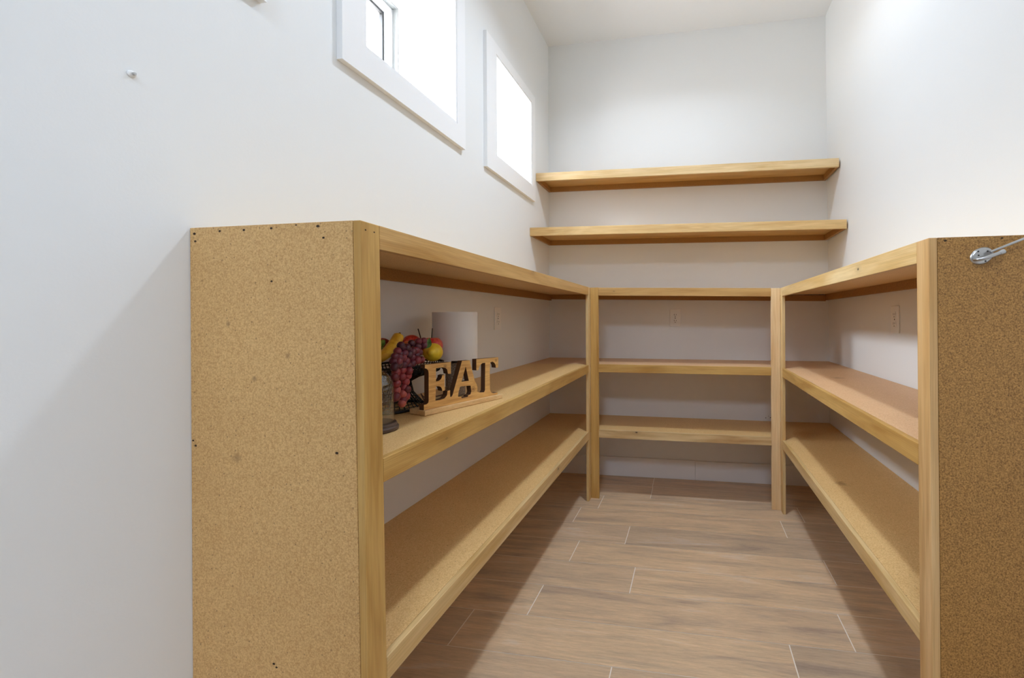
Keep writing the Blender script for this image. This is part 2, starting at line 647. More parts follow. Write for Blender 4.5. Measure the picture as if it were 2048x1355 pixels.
WLAB = ['small square white-cased window above the left shelving unit, middle of three', 'small square white-cased window next to the floating shelves',
        'small square white-cased window at the top edge of the photo']
for i, (a, b, c, d) in enumerate(WINS):
    w = bpy.data.objects.new('window_%d' % (i + 1), None)
    COL.objects.link(w)
    w.location = (0, (c + d) / 2, Z0)
    tag(w, WLAB[i], None, None, 'structure')
    obj('casing', ring_x(BM(), 0.0006, 0.0185, a, b, ZO0, ZO1, c - 0.004, d + 0.004, Z0 - 0.004, Z1 + 0.004, 0.0025), M_TRIM, w)
    e = 0.0035
    obj('jamb', ring_x(BM(), -0.247, 0.0165, c - e, d + e, Z0 - e, Z1 + e, c + 0.005, d - 0.005, Z0 + 0.005, Z1 - 0.005), M_TRIM, w)
    c2, d2, e0, e1 = c + 0.004, d - 0.004, Z0 + 0.004, Z1 - 0.004
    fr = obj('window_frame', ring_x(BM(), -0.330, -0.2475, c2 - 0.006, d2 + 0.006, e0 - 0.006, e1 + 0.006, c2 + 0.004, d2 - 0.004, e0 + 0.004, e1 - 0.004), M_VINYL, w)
    obj('sash', ring_x(BM(), -0.322, -0.272, c2 + 0.0045, d2 - 0.0045, e0 + 0.0045, e1 - 0.0045, c2 + 0.030, d2 - 0.030, e0 + 0.030, e1 - 0.030, 0.002), M_VINYL2, w)
    obj('gasket', ring_x(BM(), -0.306, -0.292, c2 + 0.0305, d2 - 0.0305, e0 + 0.0305, e1 - 0.0305, c2 + 0.040, d2 - 0.040, e0 + 0.040, e1 - 0.040), M_BLACK, w)
    obj('glass_pane', box(BM(), -0.312, -0.307, c2 + 0.0305, d2 - 0.0305, e0 + 0.0305, e1 - 0.0305), M_GLASS, w)
    pl = bpy.data.lights.new('daylight_portal', 'AREA')
    pl.shape = 'RECTANGLE'
    pl.size, pl.size_y = e1 - e0, d2 - c2
    pl.cycles.is_portal = True
    po = bpy.data.objects.new('daylight_portal', pl)
    COL.objects.link(po)
    po.location = (-0.36, (c + d) / 2, (Z0 + Z1) / 2)
    po.rotation_euler = (0, -math.pi / 2, 0)


# ------------------------------------------------------------------ lamps
def can_light(x, y, z, power, label, r=0.075):
    t = thing('recessed_light', label, 'ceiling light', (x, y, z), 'recessed ceiling lights')
    obj('trim_ring', lathe(BM(), [(r, -0.004), (r + 0.004, -0.007), (r + 0.022, -0.005), (r + 0.024, -0.0005), (r, -0.0005)], (x, y, z)), M_PLASTIC, t, smooth=True, angle=40)
    obj('lens', lathe(BM(), [(0, -0.003), (r, -0.003)], (x, y, z)), emissive('lamp_lens', LAMP_COL, 6.0), t)
    ld = bpy.data.lights.new('lamp', 'AREA')
    ld.shape = 'DISK'
    ld.size = r * 2
    ld.spread = math.radians(144)
    ld.energy = power
    ld.color = LAMP_COL
    lo = bpy.data.objects.new('lamp_glow', ld)
    COL.objects.link(lo)
    lo.parent = t
    lo.location = (0, 0, -0.012)
    return t


can_light(0.92, -1.10, H, CAN_POWER, 'round recessed ceiling light over the middle of the pantry')
can_light(0.92, -2.05, H, CAN2_POWER, 'round recessed ceiling light nearer the doorway')

# unseen room added behind the viewer to send fill light into the pantry
KX0, KX1, KY0, KY1, KH = -0.9, 5.2, -6.6, YF - 0.12, 2.96
M_KFLOOR = plain('fill_room_floor', srgb(104, 100, 98), 0.5)  # kept dark so little fill light comes in from below


def two_tone():  # lower walls dark so the added room's light comes in from high
    m = NT('fill_room_two_tone')
    z = m.n('ShaderNodeSeparateXYZ')
    m.l(m.n('ShaderNodeNewGeometry').outputs['Position'], z.inputs[0])
    up = m.math('GREATER_THAN', z.outputs['Z'], 1.35)
    m.l(m.mix(up, srgb(88, 90, 94), srgb(236, 236, 236)), m.b.inputs['Base Color'])
    m.b.inputs['Roughness'].default_value = 0.6
    return m.m


M_TWO = two_tone()
struct('wall_fill_room_left', box(BM(), KX0 - 0.1, KX0, KY0, KY1, 0, KH), M_TWO)
struct('wall_fill_room_right', box(BM(), KX1, KX1 + 0.1, KY0, KY1, 0, KH), M_TWO)
struct('wall_fill_room_far', box(BM(), KX0 - 0.1, KX1 + 0.1, KY0 - 0.1, KY0, 0, KH), M_TWO)
struct('wall_fill_room_side', box(BM(), W + 0.3, KX1 + 0.1, KY1, KY1 + 0.12, 0, KH), M_TWO)
struct('wall_fill_room_corner', box(BM(), KX0 - 0.1, -WALL_T, KY1, KY1 + 0.12, 0, KH), M_TWO)
struct('ceiling_fill_room', box(BM(), KX0 - 0.1, KX1 + 0.1, KY0 - 0.1, KY1 + 0.12, KH + 0.005, KH + 0.1), M_CEIL)
struct('floor_fill_room', box(BM(), KX0 - 0.1, KX1 + 0.1, KY0 - 0.1, KY1, -0.06, 0.0), M_KFLOOR)
for (x, y) in ((2.6, -4.3), (0.85, -4.05), (3.4, -5.6)):  # added fill panels, out of view, to brighten the pantry from the front
    t = thing('fill_panel_light', 'flat square fill panel light added in the unseen room behind the doorway', 'ceiling light', (x, y, KH), 'added fill panel lights')
    obj('frame', box(BM(), x - 0.32, x + 0.32, y - 0.32, y + 0.32, KH - 0.014, KH - 0.001, 0.003), M_PLASTIC, t)
    obj('diffuser', box(BM(), x - 0.30, x + 0.30, y - 0.30, y + 0.30, KH - 0.018, KH - 0.0142), emissive('fill_panel_diffuser', (1, 0.98, 0.95), 3.0), t)
    ld = bpy.data.lights.new('fill_panel_lamp', 'AREA')
    ld.shape = 'SQUARE'
    ld.size = 0.58
    ld.energy = FILL_PANEL_POWER
    ld.color = (0.82, 0.985, 1.22)
    lo = bpy.data.objects.new('fill_panel_glow', ld)
    COL.objects.link(lo)
    lo.parent = t
    lo.location = (0, 0, -0.03)

# ------------------------------------------------------------------ shelving units
BV = 0.0012
XR = W - DR


def nail(bm, p, r, axis):
    """Small dimple disc lying on a board face."""
    seg = 8
    vs = []
    for k in range(seg):
        a = 2 * math.pi * k / seg
        q = [0, 0, 0]
        i, j = [m for m in range(3) if m != abs(axis) - 1]
        q[i], q[j] = r * math.cos(a), r * 0.75 * math.sin(a)
        vs.append(bm.verts.new(Vector(p) + Vector(q)))
    bm.faces.new(vs)
    return bm


def nail_holes(spots, axis, parent):
    for p, r in spots:
        bm = BM()
        d = [0, 0, 0]
        d[abs(axis) - 1] = 0.0004 * (1 if axis > 0 else -1)
        seg = 10
        rings = []
        for rr, dep in ((r, 1.0), (r * 0.5, 0.5)):
            L = []
            for k in range(seg):
                a = 2 * math.pi * k / seg
                q = [0, 0, 0]
                i, j = [m for m in range(3) if m != abs(axis) - 1]
                q[i], q[j] = rr * math.cos(a), rr * 0.7 * math.sin(a)
                L.append(bm.verts.new(Vector(p) + Vector(q) + Vector(d) * dep))
            rings.append(L)
        for k in range(seg):
            bm.faces.new((rings[0][k], rings[0][(k + 1) % seg], rings[1][(k + 1) % seg], rings[1][k]))
        bm.faces.new(rings[1])
        obj('nail_hole', bm, M_HOLE, parent)


# --- left unit
LU = thing('shelving_unit', 'left built-in three-tier shelving unit holding the wooden EAT sign and fruit basket', 'shelving unit', (DL / 2, YL, 0))
bm = BM()
PN = 0.016
hexa(bm, [(0.001, YL, 0), (DLB - T - 0.0006, YL, 0), (DLB - T - 0.0006, YL + PN, 0), (0.001, YL + PN, 0),
          (0.001, YL, H3), (DLT - T - 0.0006, YL, H3), (DLT - T - 0.0006, YL + PN, H3), (0.001, YL + PN, H3)], 0.001)
pnl = obj('end_panel', bm, M_CHIP_L, LU)
nail_holes([((0.012, YL, H3 - 0.012), 0.0035), ((0.014, YL, H3 - 0.027), 0.003), ((0.072, YL, H3 - 0.009), 0.0028), ((0.128, YL, H3 - 0.009), 0.003),
            ((0.19, YL, H3 - 0.008), 0.003), ((0.292, YL, H3 - 0.008), 0.0036), ((0.304, YL, H3 - 0.03), 0.0028), ((0.245, YL, H3 - 0.004), 0.002),
            ((0.19, YL, 1.142), 0.0026), ((0.012, YL, 0.82), 0.003), ((0.006, YL, 0.83), 0.0025), ((0.33, YL, 0.82), 0.0035), ((0.19, YL, 0.41), 0.003), ((0.196, YL, 0.404), 0.0026)], -2, pnl)


def wood_p(axis, knots=(), tone='p'):
    return wood(axis, P_LIGHT if tone == 'p' else G_LIGHT, P_DARK if tone == 'p' else G_DARK, knots)


bm = BM()
hexa(bm, [(DLB - T, YL, 0), (DLB, YL, 0), (DLB, YL + PW, 0), (DLB - T, YL + PW, 0), (DLT - T, YL, H3), (DLT, YL, H3), (DLT, YL + PW, H3), (DLT - T, YL + PW, H3)], 0.002, 3)
pst = obj('post', bm, wood(2, G_LIGHT, G_DARK), LU)
nail_holes([((DLT + 0.0002, YL + 0.012, H3 - 0.016), 0.002), ((DLT + 0.0002, YL + 0.034, H3 - 0.016), 0.002), ((0.3862, YL + 0.010, 0.826), 0.002)], 1, pst)
bm = BM()
box(bm, DL - T, DL, -DB - PW, -DB - 0.0004, 0, H3, 0.0015)
obj('post', bm, wood_p(2), LU)


def left_x(z):
    return DLB + (DLT - DLB) * z / H3


def left_rail(z, mat, nm='front_rail'):
    xn = left_x(z)
    y0, y1 = YL + PW + 0.0003, -DB - PW - 0.0003
    c = []
    for zz in (z - RH, z):
        c += [(xn - T, y0, zz), (xn, y0, zz), (DL, y1, zz), (DL - T, y1, zz)]
    return obj(nm, hexa(BM(), c, BV), mat, LU)


def left_board(z, mat):
    xn = left_x(z) - T - 0.0003
    c = []
    for zz in (z - 0.018, z - 0.0003):
        c += [(0.0008, YL + PN + 0.0003, zz), (xn, YL + PN + 0.0003, zz), (DL - T - 0.0003, -DB - 0.0004, zz), (0.0008, -DB - 0.0004, zz)]
    return obj('shelf_board', hexa(BM(), c), mat, LU)


left_rail(H3, wood(1, srgb(218, 178, 116), srgb(186, 140, 76), [((DL, -1.30, H3 - 0.001), 0.0045)]))
rl2 = left_rail(H2, wood(1, G_LIGHT, G_DARK, [((DL + 0.006, -1.8956, 0.7756), 0.006)]))
left_rail(H1, wood(1, P_LIGHT, P_DARK, [((DL, -1.0188, 0.3942), 0.006)]))
left_board(H3, M_CHIP_TOP)
left_board(H2, M_CHIP_TOP)
left_board(H1, M_CHIP_TOP)
obj('wall_cleat', box(BM(), 0.0008, 0.0165, YL + PN + 0.0005, -DB - 0.0004, H3 - 0.057, H3 - 0.0183), M_CLEAT, LU)

# --- right unit
RU = thing('shelving_unit', 'right built-in empty three-tier shelving unit with dark end panel and steel bracket', 'shelving unit', (W - DR / 2, YR, 0))


def right_x(z):
    return W - (DRB + (DR - DRB) * z / H3R)


bm = BM()
xa, xb = right_x(0), right_x(H3R)
hexa(bm, [(xa + T + 0.0006, YR, 0), (W - 0.0012, YR, 0), (W - 0.0012, YR + PN, 0), (xa + T + 0.0006, YR + PN, 0),
          (xb + T + 0.0006, YR, H3R), (W - 0.012, YR, H3R), (W - 0.012, YR + PN, H3R), (xb + T + 0.0006, YR + PN, H3R)], 0.001)
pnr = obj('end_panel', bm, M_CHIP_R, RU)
pnr['label'] = 'dark brown speckled particle board end panel'
nail_holes([((1.497, YR, H3R - 0.007), 0.003), ((1.60, YR, H3R - 0.005), 0.0025)], -2, pnr)
bm = BM()
hexa(bm, [(xa, YR, 0), (xa + T, YR, 0), (xa + T, YR + PW, 0), (xa, YR + PW, 0), (xb, YR, H3R), (xb + T, YR, H3R), (xb + T, YR + PW, H3R), (xb, YR + PW, H3R)], 0.0015)
obj('post', bm, wood(2, srgb(226, 190, 138), srgb(190, 144, 84)), RU)
obj('post', box(BM(), XR, XR + T, -DB - PW, -DB - 0.0004, 0, H3R, 0.0015), wood_p(2), RU)


def right_rail(z, mat, near_h=RH):
    xn = right_x(z)
    y0, y1 = YR + PW + 0.0003, -DB - PW - 0.0003
    c = [(xn, y0, z - near_h), (xn + T, y0, z - near_h), (XR + T, y1, z - RH), (XR, y1, z - RH), (xn, y0, z), (xn + T, y0, z), (XR + T, y1, z), (XR, y1, z)]
    return obj('front_rail', hexa(BM(), c, BV), mat, RU)


def right_board(z, mat):
    xn = right_x(z) + T + 0.0003
    c = []
    for zz in (z - 0.018, z - 0.0003):
        c += [(xn, YR + PN + 0.0003, zz), (W - 0.012 * zz / H3R - 0.0012, YR + PN + 0.0003, zz), (W - 0.012 * zz / H3R - 0.0012, -DB - 0.0004, zz), (XR + T + 0.0003, -DB - 0.0004, zz)]
    return obj('shelf_board', hexa(BM(), c), mat, RU)


right_rail(H3R, wood(1, P_LIGHT, P_DARK, [((XR, -1.5083, 1.2093), 0.0045)]))
right_rail(H2R, wood(1, G_LIGHT, G_DARK))
right_rail(H1R, wood(1, P_LIGHT, P_DARK), 0.040)
right_board(H3R, M_CHIP_TOP)
right_board(H2R, M_CHIP_PINK)
right_board(H1R, M_CHIP_TOP)
obj('wall_cleat', box(BM(), W - 0.0275, W - 0.0105, YR + PN + 0.0005, -DB - 0.0004, H3R - 0.055, H3R - 0.0183), M_CLEAT, RU)

# --- back unit
BU = thing('shelving_unit', 'middle empty three-tier shelving unit along the end wall', 'shelving unit', (W / 2, -DB, 0))
obj('post', box(BM(), DL + 0.0004, DL + PW, -DB, -DB + T, 0.0, H3, 0.0015), wood(2, G_LIGHT, G_DARK), BU)
obj('post', box(BM(), XR - PW, XR - 0.0004, -DB, -DB + T, 0.0, H3R, 0.0015), wood(2, srgb(242, 216, 172), srgb(226, 190, 140)), BU)


def back_piece(nm, zl, zr, dz0, dz1, y0, y1, x0, x1, mat, bev=0.0):
    zat = lambda x: zl + (zr - zl) * (x - DL) / (XR - DL)
    c = []
    for dz in (dz0, dz1):
        c += [(x0, y0, zat(x0) + dz), (x1, y0, zat(x1) + dz), (x1, y1, zat(x1) + dz), (x0, y1, zat(x0) + dz)]
    return obj(nm, hexa(BM(), c, bev), mat, BU)


RAILM = [wood(0, srgb(210, 170, 108), srgb(176, 132, 74), [((0.53, -DB, H3 - 0.024), 0.002)]), wood(0, G_LIGHT, G_DARK), wood(0, P_LIGHT, srgb(182, 138, 84), [((0.66, -DB, H1 - 0.008), 0.005)])]
for (zl, zr, mt) in ((H3, H3R, RAILM[0]), (H2, H2R, RAILM[1]), (H1, H1R, RAILM[2])):
    back_piece('front_rail', zl, zr, -RH, 0, -DB, -DB + T, DL + PW + 0.0003, XR - PW - 0.0003, mt, BV)
for (zl, zr, mt) in ((H3, H3R, M_CHIP_TOP), (H2, H2R, M_CHIP_PINK), (H1, H1R, M_CHIP_TOP)):
    bm = BM()
    yb = -DB + T + 0.0003
    cols = []
    for (x, y, z) in ((0.0008, -DB, zl), (DL - 0.0002, -DB, zl), (DL - 0.0002, yb, zl), (XR + 0.0002, yb, zr), (XR + 0.0002, -DB, zr), (W - 0.0012 - 0.012 * zr / H3R, -DB, zr)):
        cols.append([bm.verts.new((x, yy, z + dz)) for (yy, dz) in ((y, -0.018), (-0.001, -0.018), (-0.001, -0.0003), (y, -0.0003))])
    for A, B in zip(cols, cols[1:]):
        for k in range(4):
            bm.faces.new((A[k], A[(k + 1) % 4], B[(k + 1) % 4], B[k]))
    bm.faces.new(cols[0])
    bm.faces.new(cols[-1])
    bmesh.ops.remove_doubles(bm, verts=bm.verts, dist=1e-6)
    obj('shelf_board', bm, mt, BU)
back_piece('wall_cleat', H3, H3R, -0.055, -0.0183, -0.0165, -0.0008, 0.0176, W - 0.0285, M_CLEAT)
obj('side_cleat', box(BM(), 0.0008, 0.0165, -DB, -0.0008, H3 - 0.057, H3 - 0.0183), M_CLEAT, BU)
obj('side_cleat', box(BM(), W - 0.0275, W - 0.0105, -DB, -0.0008, H3R - 0.055, H3R - 0.0183), M_CLEAT, BU)


# ------------------------------------------------------------------ floating wall shelves
def wall_shelf(label, zl, zr, d, fm, seed):
    t = thing('wall_shelf', label, 'shelf', (W / 2, -d, zl - 0.05), 'floating shelves on the end wall')
    uh = 0.0505
    x0 = 0.0012
    x1 = W - 0.0012 - 0.0106 * zl
    x1 = min(x1, W + (WT - W) * zl / H - 0.0012)

    def piece(nm, xa, xb, ya, yb, dz0, dz1, mat, bev=0.0):
        z = lambda x: zl + (zr - zl) * x / W
        c = []
        for dz in (dz0, dz1):
            c += [(xa, ya, z(xa) + dz), (xb, ya, z(xb) + dz), (xb, yb, z(xb) + dz), (xa, yb, z(xa) + dz)]
        return obj(nm, hexa(BM(), c, bev), mat, t)
    piece('front_rail', x0, x1, -d, -d + 0.0158, -uh, 0, fm, BV)
    piece('shelf_board', x0, x1, -d + 0.0161, -0.001, -0.018, -0.0003, wood(0, srgb(216, 178, 116), srgb(190, 146, 84), seed=seed))
    piece('back_cleat', x0, x1, -0.0165, -0.0008, -uh, -0.0183, M_CLEAT)
    piece('side_cleat', x0, x0 + 0.0158, -d + 0.0161, -0.0168, -uh, -0.0183, M_CLEAT)
    piece('side_cleat', x1 - 0.0158, x1, -d + 0.0161, -0.0168, -uh, -0.0183, M_CLEAT)
    return t


wall_shelf('topmost floating wooden shelf across the end wall, the shallower one', 1.9988, 1.9782, 0.2521, wood(0, srgb(232, 206, 160), srgb(206, 172, 116)), 4.0)
wall_shelf('second floating wooden shelf across the end wall, just above the shelving unit', 1.6283, 1.6031, 0.360, wood(0, srgb(226, 196, 142), srgb(198, 158, 98)), 9.0)


# ------------------------------------------------------------------ outlets
def outlet(label, c, right, normal):
    """Duplex receptacle; c = centre on the wall, right = horizontal axis of the plate."""
    c, R_, N_ = Vector(c), Vector(right), Vector(normal)
    U_ = Vector((0, 0, 1))
    t = thing('wall_outlet', label, 'outlet', c)

    def slab(w, h, d0, d1, dx=0.0, dz=0.0, bev=0.0):
        P = []
        for d in (d0, d1):
            for a, b in ((-1, -1), (1, -1), (1, 1), (-1, 1)):
                P.append(c + R_ * (dx + a * w / 2) + U_ * (dz + b * h / 2) + N_ * d)
        return hexa(BM(), P, bev)
    obj('cover_plate', slab(0.070, 0.1145, 0.0005, 0.006, bev=0.0022), M_PLASTIC, t)
    for s in (1, -1):
        bm = BM()
        z0 = s * 0.0195
        seg = 24
        L = []
        for dep in (0.0055, 0.0078):
            ring = []
            for k in range(seg):
                a = 2 * math.pi * k / seg
                x, z = 0.0172 * math.cos(a), max(-0.0138, min(0.0138, 0.0172 * math.sin(a)))
                ring.append(bm.verts.new(c + R_ * x + U_ * (z0 + z) + N_ * dep))
            L.append(ring)
        for k in range(seg):
            bm.faces.new((L[0][k], L[0][(k + 1) % seg], L[1][(k + 1) % seg], L[1][k]))
        bm.faces.new(L[1])
        rc = obj('receptacle', bm, M_PLASTIC, t)
        for dx, hh in ((-0.0065, 0.0092), (0.0065, 0.0072)):
            obj('slot', slab(0.0024, hh, 0.0074, 0.0080, dx, z0 + 0.003), M_SLOT, rc)
        obj('ground_hole', slab(0.0048, 0.0048, 0.0074, 0.0080, 0, z0 - 0.0085, 0.0002), M_SLOT, rc)
    bm = BM()
    seg = 14
    ring = [bm.verts.new(c + R_ * (0.0032 * math.cos(2 * math.pi * k / seg)) + U_ * (0.0032 * math.sin(2 * math.pi * k / seg)) + N_ * 0.0064) for k in range(seg)]
    ring2 = [bm.verts.new(c + R_ * (0.0032 * math.cos(2 * math.pi * k / seg)) + U_ * (0.0032 * math.sin(2 * math.pi * k / seg)) + N_ * 0.0058) for k in range(seg)]
    bm.faces.new(ring)
    for k in range(seg):
        bm.faces.new((ring[k], ring[(k + 1) % seg], ring2[(k + 1) % seg], ring2[k]))
    obj('plate_screw', bm, M_SLOT, t)
    return t


outlet('white duplex outlet on the end wall inside the middle shelving unit', (0.8735, 0, 1.068), (1, 0, 0), (0, -1, 0))
outlet('white duplex outlet on the left wall beyond the white cylindrical lamp shade', (0, -0.8115, 1.070), (0, 1, 0), (1, 0, 0))
outlet('white duplex outlet on the right wall inside the right shelving unit', (W - 0.0072, -0.899, 1.058), (0, -1, 0), (-1, 0, 0.0))

# screw holes in the end wall beside the right corner post
nail_holes([((1.450, -0.0002, 0.4227), 0.0035), ((1.467, -0.0002, 0.4346), 0.0022), ((1.4793, -0.0002, 0.4253), 0.004)], -2, wall_back)

# little wall anchor with a screw high on the left wall
t = thing('wall_anchor', 'tiny white wall anchor with screw high on the bare left wall', 'wall anchor', (0, -2.2495, 1.5064))
rotx = Matrix.Rotation(math.pi / 2, 3, 'Y')
obj('plug', lathe(BM(), [(0, 0.004), (0.0042, 0.0042), (0.0058, 0.003), (0.0062, 0.0004)], (0, -2.2495, 1.5064), 20, rot=rotx), M_PLASTIC, t, smooth=True, angle=50)
obj('screw', lathe(BM(), [(0, 0.0085), (0.0018, 0.0085), (0.0026, 0.007), (0.0026, 0.0043)], (0, -2.2485, 1.5070), 14, rot=rotx), M_STEEL, t, smooth=True, angle=50)

# ------------------------------------------------------------------ steel hook stay on the right end panel
BC = Vector((1.5635, YR, 1.1915))
t = thing('hook_latch', 'brushed steel hook latch screwed to the top of the right end panel', 'latch', BC)
bm = BM()
tilt = Matrix.Rotation(math.radians(-24), 3, 'Y')
prof = [(0.0, 0.0045), (0.017, 0.0042), (0.0205, 0.003), (0.0222, 0.0003)]
rings = []
for r, d in prof:
    if r == 0:
        rings.append([bm.verts.new(BC + Vector((0, -d, 0)))])
        continue
    rings.append([bm.verts.new(BC + tilt @ Vector((r * math.cos(2 * math.pi * k / 36), -d, 0.74 * r * math.sin(2 * math.pi * k / 36)))) for k in range(36)])
for A, B in zip(rings, rings[1:]):
    for k in range(36):
        k2 = (k + 1) % 36
        bm.faces.new((A[0], B[k], B[k2]) if len(A) == 1 else (A[k], A[k2], B[k2], B[k]))
plt = obj('base_plate', bm, M_STEEL, t, smooth=True, angle=50)
for q in ((-0.0085, 0.0085), (0.0085, 0.0085), (0.0045, -0.0115), (-0.008, 0.0005)):
    bm = BM()
    c0 = BC + Vector((q[0], -0.0049, q[1]))
    vs = [bm.verts.new(c0 + Vector((0.0016 * math.cos(2 * math.pi * k / 12), 0, 0.0016 * math.sin(2 * math.pi * k / 12)))) for k in range(12)]
    v2 = [bm.verts.new(c0 + Vector((0.0016 * math.cos(2 * math.pi * k / 12), 0.0012, 0.0016 * math.sin(2 * math.pi * k / 12)))) for k in range(12)]
    bm.faces.new(vs)
    for k in range(12):
        bm.faces.new((vs[k], vs[(k + 1) % 12], v2[(k + 1) % 12], v2[k]))
    obj('screw_hole', bm, M_SLOT, plt)
arm = interp([BC + Vector((-0.0165, -0.004, -0.0085)), BC + Vector((-0.011, -0.013, -0.0085)), BC + Vector((0.004, -0.017, -0.004)), BC + Vector((0.0265, -0.0175, 0.0045))], 8)
obj('hook_arm', tube(BM(), arm, [0.0026 + 0.0002 * min(i, 6) for i in range(len(arm))], 14), M_STEEL, t, smooth=True, angle=60)
d = Vector((0.9, 0.0, 0.36)).normalized()
e = BC + Vector((0.0215, -0.0175, 0.0025))
obj('knuckle', tube(BM(), [e, e + d * 0.004, e + d * 0.0085, e + d * 0.0095], [0.0042, 0.0049, 0.0049, 0.0036], 18), M_STEEL, t, smooth=True, angle=35)
r0 = BC + Vector((0.0075, -0.013, 0.0055))
r1 = Vector((1.80, -1.915, 1.2935))
obj('rod', tube(BM(), [r0, r0.lerp(r1, 0.5), r1], 0.0024, 14), M_STEEL, t, smooth=True, angle=60)
obj('wall_mount', tube(BM(), [r1 - Vector((0.004, 0, 0)), Vector((W - 0.0085, -1.915, 1.2935))], 0.009, 18), M_STEEL, t, smooth=True, angle=40)

# ------------------------------------------------------------------ things on the middle shelf of the left unit
ZS = H2 + 0.0003

# --- EAT sign
SA = Vector((0.2443, -1.7702, ZS))
sd = Vector((0.0951, 0.2749, 0)).normalized()
sn = Vector((sd.y, -sd.x, 0))
su = Vector((0, 0, 1))
sign = thing('wooden_sign', 'freestanding pine sign reading EAT at the front of the left shelf', 'sign', SA + sd * 0.145 - sn * 0.035)
M_PINE_BASE = wood(1, srgb(232, 200, 150), srgb(212, 172, 118), seed=2.0, key='pine')


def pine_face():
    m = NT('pine_face')
    pos = m.n('ShaderNodeNewGeometry').outputs['Position']
    mp = m.n('ShaderNodeMapping')
    mp.inputs['Scale'].default_value = (9, 9, 120)
    m.l(pos, mp.inputs['Vector'])
    c = m.ramp(m.noise(mp.outputs[0], 1.0, 3, 0.55, 0.8), [(0.3, srgb(190, 138, 74)), (0.62, srgb(222, 174, 104))])
    for k, rad in ((SA + sd * 0.1815 - sn * 0.010 + su * 0.048, 0.010), (SA + sd * 0.281 - sn * 0.010 + su * 0.131, 0.006), (SA + sd * 0.076 - sn * 0.010 + su * 0.131, 0.007)):
        dd = m.n('ShaderNodeVectorMath', operation='DISTANCE')
        m.l(pos, dd.inputs[0])
        dd.inputs[1].default_value = k
        g = m.ramp(m.math('DIVIDE', dd.outputs['Value'], rad), [(0.15, (0.75, 0.75, 0.75)), (0.5, (0.3, 0.3, 0.3)), (0.8, (0.45, 0.45, 0.45)), (1.0, (0, 0, 0))])
        c = m.mix(g, c, srgb(112, 70, 34))
    m.l(c, m.b.inputs['Base Color'])
    m.b.inputs['Roughness'].default_value = 0.5
    return m.m


def sp(u, v, dpt):
    return SA + sd * u + su * v - sn * dpt


bm = BM()
P = []
for z in (0.0, 0.0145):
    for u, dd in ((0, 0), (0.302, 0), (0.302, 0.068), (0, 0.068)):
        P.append(sp(u, z, dd))
obj('base', hexa(bm, P, 0.0022, 3), M_PINE_BASE, sign)
OUT = [(.0081, .1428), (.0077, .1329), (.0138, .1307), (.0183, .1263), (.0201, .1194), (.0196, .0383), (.0177, .0327), (.0124, .03), (.0041, .03), (.004, .0146),
       (.2876, .0146), (.2876, .0211), (.2684, .0219), (.2584, .0257), (.2535, .0353), (.2526, .0946), (.2551, .1261), (.2651, .1282), (.2741, .1229), (.2791, .1149), (.2801, .1058),
       (.2909, .1054), (.292, .1401), (.1954, .1424), (.1951, .1061), (.2038, .1061), (.2072, .1148), (.2128, .1229), (.2213, .1271), (.2328, .1271), (.2312, .0372), (.2273, .0312),
       (.2104, .0328), (.1984, .0378), (.1994, .0491), (.1958, .0618), (.1885, .0734), (.1684, .1413), (.1381, .1419), (.1019, .0413), (.0963, .0367), (.0935, .0395), (.0936, .0582),
       (.0843, .0572), (.082, .0445), (.0732, .0367), (.0571, .0348), (.0421, .0356), (.0441, .0769), (.0547, .0754), (.0612, .0719), (.0644, .0664), (.0652, .0601), (.0734, .0597),
       (.074, .1074), (.0655, .1059), (.0642, .0999), (.061, .095), (.0539, .0914), (.0442, .0904), (.0445, .1287), (.0648, .1296), (.0765, .1268), (.0829, .1215), (.0856, .1081),
       (.0967, .1068), (.0969, .1426)]
HOLES = [[(.1525, .1233), (.1644, .0766), (.136, .0776)],
         [(.1308, .0639), (.1714, .0609), (.1743, .0415), (.1703, .033), (.1615, .0316), (.1597, .027), (.1365, .0267), (.1348, .0318), (.1226, .0338), (.1249, .0491)]]
bm = BM()
FD, TH = 0.010, 0.019
loops = []
for L in [OUT] + HOLES:
    fv = [bm.verts.new(sp(u, v, FD)) for u, v in L]
    es = [bm.edges.new((fv[k], fv[(k + 1) % len(fv)])) for k in range(len(fv))]
    loops.append((fv, es))
res = bmesh.ops.triangle_fill(bm, use_beauty=True, use_dissolve=False, edges=[e_ for _, es in loops for e_ in es], normal=sn)
front = [g for g in res['geom'] if isinstance(g, bmesh.types.BMFace)]
for f in front:
    f.material_index = 0
back_map = {}
for fv, _ in loops:
    for v_ in fv:
        back_map[v_] = bm.verts.new(v_.co - sn * TH)
for f in front:
    nf = bm.faces.new([back_map[v_] for v_ in reversed(f.verts)])
    nf.material_index = 0
for fv, _ in loops:
    n_ = len(fv)
    for k in range(n_):
        a_, b_ = fv[k], fv[(k + 1) % n_]
        f = bm.faces.new((a_, b_, back_map[b_], back_map[a_]))
        f.material_index = 1
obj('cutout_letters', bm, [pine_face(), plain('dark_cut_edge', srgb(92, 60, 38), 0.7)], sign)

# --- table lamp
LX, LY = 0.148, -1.452
lamp = thing('table_lamp', 'small table lamp with white cylindrical shade and grey textured base behind the sign', 'lamp', (LX, LY, ZS))


def stone():
    m = NT('grey_speckled_ceramic')
    tc = m.n('ShaderNodeNewGeometry').outputs['Position']
    a = m.noise(tc, 330, 3, 0.7)
    c = m.ramp(a, [(0.36, srgb(96, 82, 72)), (0.5, srgb(150, 136, 124)), (0.66, srgb(196, 186, 176))])
    m.l(c, m.b.inputs['Base Color'])
    m.b.inputs['Roughness'].default_value = 0.7
    m.bump(a, 0.35, 0.002)
    return m.m


